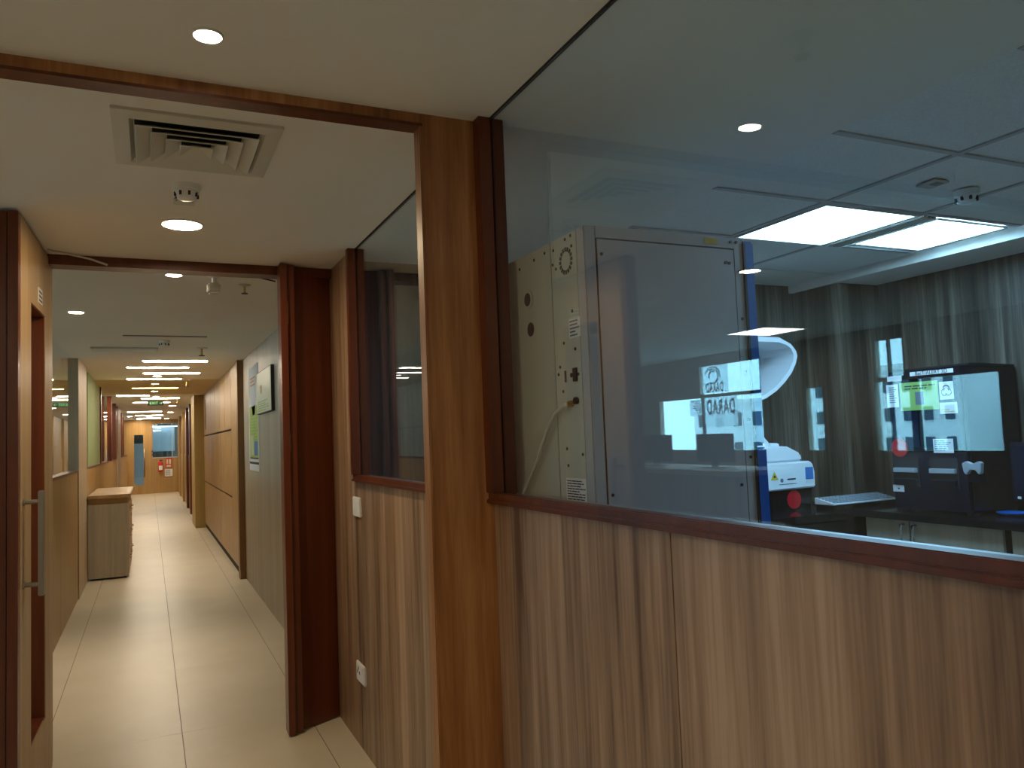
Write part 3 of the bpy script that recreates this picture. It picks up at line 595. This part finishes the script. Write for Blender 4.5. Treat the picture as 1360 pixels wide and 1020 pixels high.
obj('rating_label', B((MX0-.0008, MX0, 1.163, 1.203, .165, .200)), 'paper', t); 
lines_print('X', W(MX0-.0008, 1.200, .196), 5, .05, .009, 'gink', t, seed=11)
obj('warning_label', B((MX0-.0008, MX0, 1.168, 1.238, -.126, -.082)), 'paper', t)
lines_print('X', W(MX0-.0008, 1.234, -.086), 9, .094, .0066, 'ink', t, seed=12)
for x, y in ((.72, 1.2), (.98, 1.2), (.72, 1.66), (.98, 1.66)): obj('foot', B((x-.02, x+.02, y-.02, y+.02, -1, -.96)), 'ink', t)
bm = bmesh.new(); tube(bm, [W(.6705, 1.206, .049), W(.668, 1.215, .047), W(.668, 1.25, .035), W(.669, 1.285, .005), W(.670, 1.33, -.05), W(.671, 1.40, -.118), W(.671, 1.45, -.20), W(.671, 1.47, -.4), W(.671, 1.47, -.985)], .0055)
o = obj('hose', bm, 'clear', smooth=True); setp(o, 'translucent hose hanging from the brass fitting of the tall instrument', 'hose')
# ---- counters and base cabinets
CT = -.36
t = thing('worktop', (2.6, 2.3, CT), 'black granite worktop wrapping the corner of the lab', 'worktop')
obj('slab', B((2.60, 2.979, -1.1, 2.30, CT-.022, CT), (1.15, 2.979, 2.30, 2.449, CT-.022, CT), (1.15, 2.739, 2.449, 2.719, CT-.022, CT)), 'granite', t)
obj('front_edge', B((2.592, 2.60, -1.1, 2.29, CT-.026, CT-.001), (1.15, 2.60, 2.285, 2.30, CT-.026, CT-.001)), 'black', t)
for i, (a, b) in enumerate(((1.73, 2.29), (1.14, 1.70), (.55, 1.11))):
    t = thing('base_cabinet', (2.8, (a+b)/2, -1), ['wood fronted base cabinet under the worktop below the black instrument', 'wood fronted base cabinet under the worktop below the monitor', 'wood fronted base cabinet at the near end of the lab worktop'][i], 'cabinet', 'base cabinets under the lab worktop')
    obj('carcass', B((2.642, 2.975, a, b, -1, CT-.026)), 'dark', t); mid = (a+b)/2+.08
    for s, (c, d) in enumerate(((a, mid-.004), (mid+.004, b))):
        dr = obj('door', B((2.63, 2.642, c, d, -.95, CT-.03)), 'grey', t)
        y = (d-.022) if s == 0 else (c+.022)
        bm = bmesh.new(); tube(bm, [W(2.63, y, -.405), W(2.612, y, -.405), W(2.612, y, -.50), W(2.63, y, -.50)], .008); obj('handle', bm, 'chrome', dr, smooth=True)
t = thing('base_cabinet', (1.9, 2.5, -1), 'black base unit under the worktop beside the white analyser', 'cabinet', 'base cabinets under the lab worktop')
obj('carcass', B((1.16, 2.735, 2.32, 2.715, -1, CT-.026)), 'black', t); obj('door', B((1.2, 1.9, 2.31, 2.32, -.95, CT-.04)), 'black', t); obj('door', B((1.92, 2.55, 2.31, 2.32, -.95, CT-.04)), 'black', t)
# ---- white analyser on the back worktop with raised clamshell lid
AY = 2.45
t = thing('white_analyser', (2.38, 2.55, CT), 'white benchtop analyser with black base and raised curved lid', 'lab instrument')
bm = bmesh.new(); extr(bm, [(x*U, (z+1)*U) for x, z in ((2.10, CT), (2.50, CT), (2.512, -.275), (2.10, -.275))], 1, AY*U, 2.70*U); obj('base', bm, 'black', t)
bm = bmesh.new(); extr(bm, [(x*U, (z+1)*U) for x, z in ((2.09, -.275), (2.52, -.270), (2.522, -.205), (2.514, -.175), (2.50, -.160), (2.09, -.160))], 1, (AY-.015)*U, 2.705*U); obj('housing', bm, 'labwhite', t, bevel=.008)
bm = bmesh.new(); extr(bm, [(x*U, (z+1)*U) for x, z in ((2.10, -.160), (2.478, -.160), (2.472, -.128), (2.40, -.096), (2.30, -.090), (2.10, -.090))], 1, (AY+.005)*U, 2.69*U); obj('upper_cover', bm, 'labwhite', t, bevel=.012)
bm = bmesh.new(); extr(bm, [(x*U, (z+1)*U) for x, z in ((2.10, -.09), (2.335, -.09), (2.275, -.030), (2.10, -.02))], 1, (AY+.03)*U, 2.66*U); obj('lid_wedge', bm, 'labwhite', t, bevel=.004)
bm = bmesh.new(); lathe(bm, W(2.36, AY+.06, -.10), [(.045, 0), (.045, .022), (.032, .028), (.030, .012), (.001, .010)]); obj('sample_port', bm, 'labwhite', t, smooth=True)
# curved lid: shell swept in x-z, open underneath
outer = [(2.02, .360), (2.30, .366), (2.40, .362), (2.455, .338), (2.482, .308), (2.488, .285), (2.478, .255), (2.452, .212), (2.41, .170), (2.364, .134), (2.31, .105), (2.26, .09), (2.10, .07)]
inner = [(2.10, .08), (2.25, .102), (2.30, .118), (2.352, .146), (2.395, .182), (2.436, .222), (2.462, .262), (2.468, .290), (2.455, .318), (2.43, .333), (2.39, .344), (2.30, .346), (2.02, .342)]
bm = bmesh.new()
def sec(y, s): return [bm.verts.new(W(x, y, .22+(z-.22)*s)) for x, z in outer+inner]
rings = [sec(AY+.01, .96), sec(AY+.02, 1.0), sec(2.64, 1.0), sec(2.66, .98)]
for A, C in zip(rings, rings[1:]):
    for k in range(len(A)): bm.faces.new((A[k], A[(k+1) % len(A)], C[(k+1) % len(A)], C[k]))
n = len(outer)
for Rg in (rings[0], rings[-1]):
    for k in range(n-1): bm.faces.new((Rg[k], Rg[k+1], Rg[2*n-2-k], Rg[2*n-1-k]))
bmesh.ops.recalc_face_normals(bm, faces=bm.faces); obj('raised_lid', bm, 'labwhite', t, smooth=False)
bm = bmesh.new(); extr(bm, [(x*U, (z+1)*U) for x, z in outer+[(2.02, .2)]], 1, 2.655*U, 2.672*U); obj('lid_back', bm, 'grey_pl', t)
obj('hinge_arm', B((2.06, 2.14, 2.60, 2.68, -.05, .20)), 'labwhite', t)
bm = bmesh.new(); zt = (1-.228)*U; extr(bm, [(2.277*U, zt), (2.317*U, zt), (2.297*U, zt+.05)], 1, (AY-.0155)*U, (AY-.0165)*U); wt = obj('warning_triangle', bm, 'yellow', t)
bm = bmesh.new(); cyl(bm, W(2.297, AY-.0165, -.215), W(2.297, AY-.0170, -.215), .008, 12); obj('symbol', bm, 'ink', wt)
obj('blue_label', B((2.466, 2.508, AY-.0165, AY-.015, -.235, -.185)), 'pblue', t); obj('white_label', B((2.468, 2.508, AY-.0165, AY-.015, -.250, -.237)), 'paper', t)
bm = bmesh.new(); cyl(bm, W(2.335, AY-.0155, -.232), W(2.335, AY-.0165, -.232), .012, 16); obj('maker_badge', bm, 'gink', t)
obj('maker_print', B((2.365, 2.41, AY-.0163, AY-.0155, -.232, -.226), (2.32, 2.415, AY-.0163, AY-.0155, -.249, -.247)), 'ink', t)
bm = bmesh.new(); cyl(bm, W(2.41, AY, -.315), W(2.41, AY-.0012, -.315), .055, 32); obj('red_dot_sticker', bm, 'red', t)
# ---- keyboard on a low black tray
t = thing('keyboard_tray', (2.68, 2.38, CT), 'black low stand under the keyboard', 'stand')
obj('shelf', B((2.50, 2.735, 2.335, 2.44, CT+.014, CT+.020), (2.735, 2.90, 2.335, 2.44, CT+.014, CT+.020)), 'black', t)
for x in (2.51, 2.88): obj('leg', B((x, x+.012, 2.345, 2.43, CT, CT+.014)), 'black', t)
t = thing('keyboard', (2.69, 2.38, CT+.02), 'pale grey computer keyboard beside the black instrument', 'keyboard')
bm = bmesh.new(); extr(bm, [(y*U, (z+1)*U) for y, z in ((2.338, CT+.020), (2.438, CT+.020), (2.438, CT+.046), (2.338, CT+.026))], 0, 2.51*U, 2.875*U); obj('case', bm, 'paper', t, bevel=.002)
k0 = None; kx = .0172
for r_ in range(5):
    for c_ in range(19):
        yy = 2.348+r_*.0185; zz = CT+.026+(yy-2.338)*.2
        if k0 is None: k0 = obj('key', B((2.52, 2.52+.0142, yy-.006, yy+.006, zz, zz+.004)), 'grey_pl', t)
        else: inst(k0, W(2.527+c_*.0183, yy, zz), t)
# ---- black incubator instrument
BX, BY0, BY1, BT = 2.66, 1.855, 2.175, .185
t = thing('black_instrument', (2.81, 2.0, CT), 'black two-door lab instrument covered in stickers on the worktop', 'lab instrument')
obj('body', B((BX+.01, 2.975, BY0, BY1, CT+.012, BT)), 'instr', t, bevel=.01)
bm = bmesh.new(); extr(bm, [(x*U, (z+1)*U) for x, z in ((BX+.02, BT-.004), (2.97, BT-.004), (2.97, BT+.004), (BX+.06, BT+.010))], 1, (BY0+.004)*U, (BY1-.004)*U); obj('top_cap', bm, 'instr', t)
for a, b in ((BY0+.175, BY1-.006), (BY0+.006, BY0+.169)):
    d = obj('door', B((BX, BX+.01, a, b, -.125, .150)), 'black', t, bevel=.003)
    obj('door_pane', B((BX-.002, BX, a+.012, b-.012, -.112, .140)), 'screen', d)
obj('header', B((BX, BX+.01, BY0+.006, BY1-.006, .153, .181)), 'instr', t)
obj('lower_front', B((BX, BX+.01, BY0+.006, BY1-.006, CT+.014, -.13)), 'blued', t)
for a, b in ((2.055, 2.16), (1.895, 2.005)):
    d = obj('tray', B((BX-.002, BX, a, b, -.262, -.15)), 'ink', t)
    obj('lip', B((BX-.018, BX-.002, a+.004, b-.004, -.207, -.19)), 'grey_pl', d, bevel=.002)
    obj('lower_lip', B((BX-.014, BX-.002, a+.004, b-.004, -.25, -.232)), 'blued', d, bevel=.002)
bm = bmesh.new(); prof = [(1.788, -.165), (1.80, -.160), (1.822, -.170), (1.845, -.160), (1.860, -.168), (1.855, -.20), (1.845, -.208), (1.832, -.190), (1.812, -.190), (1.80, -.206), (1.792, -.20)]
extr(bm, [(y*U, (z+1)*U) for y, z in prof], 0, (BX-.03)*U, (BX-.012)*U); sc_ = thing('handheld_scanner', (BX-.02, 1.82, -.21), 'grey handheld barcode scanner in a holder beside the black instrument', 'scanner'); obj('body', bm, 'grey_pl', sc_, bevel=.002)
obj('holder', B((BX-.012, BX+.012, 1.80, 1.855, -.235, -.175)), 'blued', sc_)
# stickers and papers on it
ns = obj('name_strip', B((BX-.004, BX-.0026, 1.884, 2.062, .1615, .1765)), 'paper', t)
text('lettering', 'BacT/ALERT 3D', .029, W(BX-.0042, 1.973, .169), (0, -1, 0), (0, 0, 1), 'ink', ns)
obj('paper_flag', B((BX-.004, BX-.0026, 2.10, 2.165, .148, .168)), 'paper', t)
gp = obj('green_notice', B((BX-.004, BX-.0026, 1.95, 2.112, .030, .138)), 'pgreen', t); lines_print('X', W(BX-.004, 2.09, .125), 2, .2, .014, 'ink', gp, seed=21); obj('picture', B((BX-.0046, BX-.004, 2.01, 2.045, .05, .10)), 'gink', gp)
bs = obj('biohazard_sticker', B((BX-.004, BX-.0026, 1.888, 1.944, .064, .130)), 'paper', t, bevel=.001)
bm = bmesh.new()
for k in range(3):
    a0 = 2*pi*k/3+pi/2; c0 = (1.916-cos(a0)*.009, .096+sin(a0)*.009)
    tube(bm, [W(BX-.0042, c0[0]-cos(a0+s)*.012, c0[1]+sin(a0+s)*.012) for s in [-2.3+i*4.6/10 for i in range(11)]], .0022, 6)
obj('symbol', bm, 'ink', bs)
ws = obj('white_sticker', B((BX-.004, BX-.0026, 1.878, 1.948, .012, .053)), 'paper', t, bevel=.001); lines_print('X', W(BX-.004, 1.942, .028), 2, .085, .01, 'yellow', ws, seed=22)
pp = obj('paper_notice', B((BX-.004, BX-.0026, 1.905, 1.985, -.132, -.080)), 'paper', t); lines_print('X', W(BX-.004, 1.98, -.086), 6, .10, .010, 'gink', pp, seed=23)
lp = obj('left_paper', B((BX-.004, BX-.0026, 2.12, 2.172, .046, .135)), 'paper', t); lines_print('X', W(BX-.004, 2.16, .125), 8, .05, .012, 'gink', lp, seed=24)
bm = bmesh.new(); cyl(bm, W(BX-.0028, 2.13, -.112), W(BX-.0045, 2.13, -.112), .052, 32); obj('red_dot_sticker', bm, 'red', t)
cp = obj('corner_label', B((BX-.004, BX-.0005, 2.125, 2.172, -.284, -.258)), 'paper', t); obj('mark', B((BX-.0046, BX-.004, 2.142, 2.150, -.274, -.268)), 'ink', cp)
for y in (1.88, 2.15): obj('foot', B((BX+.03, BX+.06, y-.015, y+.015, CT, CT+.012)), 'ink', t); obj('foot', B((2.93, 2.96, y-.015, y+.015, CT, CT+.012)), 'ink', t)
# monitor at the right edge and blue dish
t = thing('computer_monitor', (2.75, 1.58, CT), 'blue framed monitor at the right edge of the lab worktop', 'monitor')
obj('bezel', B((2.675, 2.70, 1.44, 1.715, -.295, -.095)), 'blued', t, bevel=.006); obj('screen', B((2.672, 2.675, 1.455, 1.70, -.270, -.108)), 'screen', t)
obj('power_button', B((2.670, 2.675, 1.685, 1.695, -.287, -.279)), 'paper', t); obj('neck', B((2.70, 2.72, 1.56, 1.60, -.35, -.2)), 'ink', t); obj('foot', B((2.67, 2.80, 1.50, 1.66, CT, CT+.008)), 'ink', t)
t = thing('blue_dish', (2.80, 1.80, CT), 'shallow blue dish on the worktop beside the black instrument', 'dish')
bm = bmesh.new(); lathe(bm, W(2.79, 1.79, CT), [(.045, 0), (.075, .014), (.078, .018), (.070, .015), (.04, .006), (.001, .006)]); obj('bowl', bm, 'blue', t, smooth=True)

# ================================================================ OUTSIDE THE LOBBY WINDOWS, seen mirrored in the glass
def decal(name, label, y0, y1, z0, z1, m):
    t = thing(name, (-3.365, (y0+y1)/2, z0), label, 'sign'); obj('sheet', B((-3.366, -3.363, y0, y1, z0, z1)), m, t); return t
t = decal('window_sign', 'white sign with grey DARAD lettering low in the lobby window', 5.30, 5.735, -.005, .258, 'film')
text('lettering', 'DARAD', .27, W(-3.3625, 5.515, .165), (0, 1, 0), (0, 0, 1), 'gink', t, squeeze=.56, bold=.005)
t = decal('window_sign', 'white sign with the emblem and DARAD lettering in the upper lobby window', 5.40, 5.75, .30, .545, 'film')
text('lettering', 'DARAD', .17, W(-3.3625, 5.585, .345), (0, 1, 0), (0, 0, 1), 'ink', t, squeeze=.58, bold=.004)
bm = bmesh.new()
for rr, a0, a1 in ((.10, .3, 3.4), (.075, 1.0, 4.2), (.05, -.5, 2.2), (.085, 3.6, 5.2)):
    tube(bm, [W(-3.361, 5.60+rr*cos(a0+(a1-a0)*i/12), .455+rr*.8*sin(a0+(a1-a0)*i/12)) for i in range(13)], .009, 6)
obj('emblem', bm, 'gink', t)
t = decal('window_paper', 'plain pale paper taped beside the lobby window signs', 5.77, 5.95, .10, .25, 'film'); lines_print('x', W(-3.363, 5.79, .24), 6, .2, .03, 'gink', t, seed=31)
def building(x0, x1, y0, y1, z0, z1, m, label, ny, nz):
    t = thing('building', ((x0+x1)/2, (y0+y1)/2, z0), label, 'building', 'white buildings outside the lobby')
    obj('wall', B((x0, x1, y0, y1, z0, z1)), m, t); obj('parapet', B((x0-.1, x1+.1, y0-.1, y1+.1, z1, z1+.12)), m, t)
    sy, sz = (y1-y0)/ny, (z1-z0)/nz; s0 = None
    for i in range(ny):
        for j in range(nz):
            cy_, cz = y0+(i+.5)*sy, z0+(j+.5)*sz
            if s0 is None: s0 = obj('far_window', B((x1, x1+.03, cy_-sy*.2, cy_+sy*.2, cz-sz*.25, cz+sz*.2)), 'wdark', t); z_off = -sz*.25
            else: inst(s0, W(x1+.015, cy_, cz+z_off), t)
building(-16, -12, 9.3, 13.2, -7, .95, 'facade', 'white apartment block outside the lobby windows', 9, 14)
building(-17, -13, 4.4, 8.6, -7, .25, 'facade2', 'lower grey block outside the lobby windows', 9, 13)
building(-20, -16, 14, 22, -7, .7, 'facade', 'long white block further off outside the lobby windows', 9, 8)
obj('ground', B((-60, -4.5, -40, 60, -7.1, -7.0)), 'concrete', kind='structure', label='street far below the lobby windows')
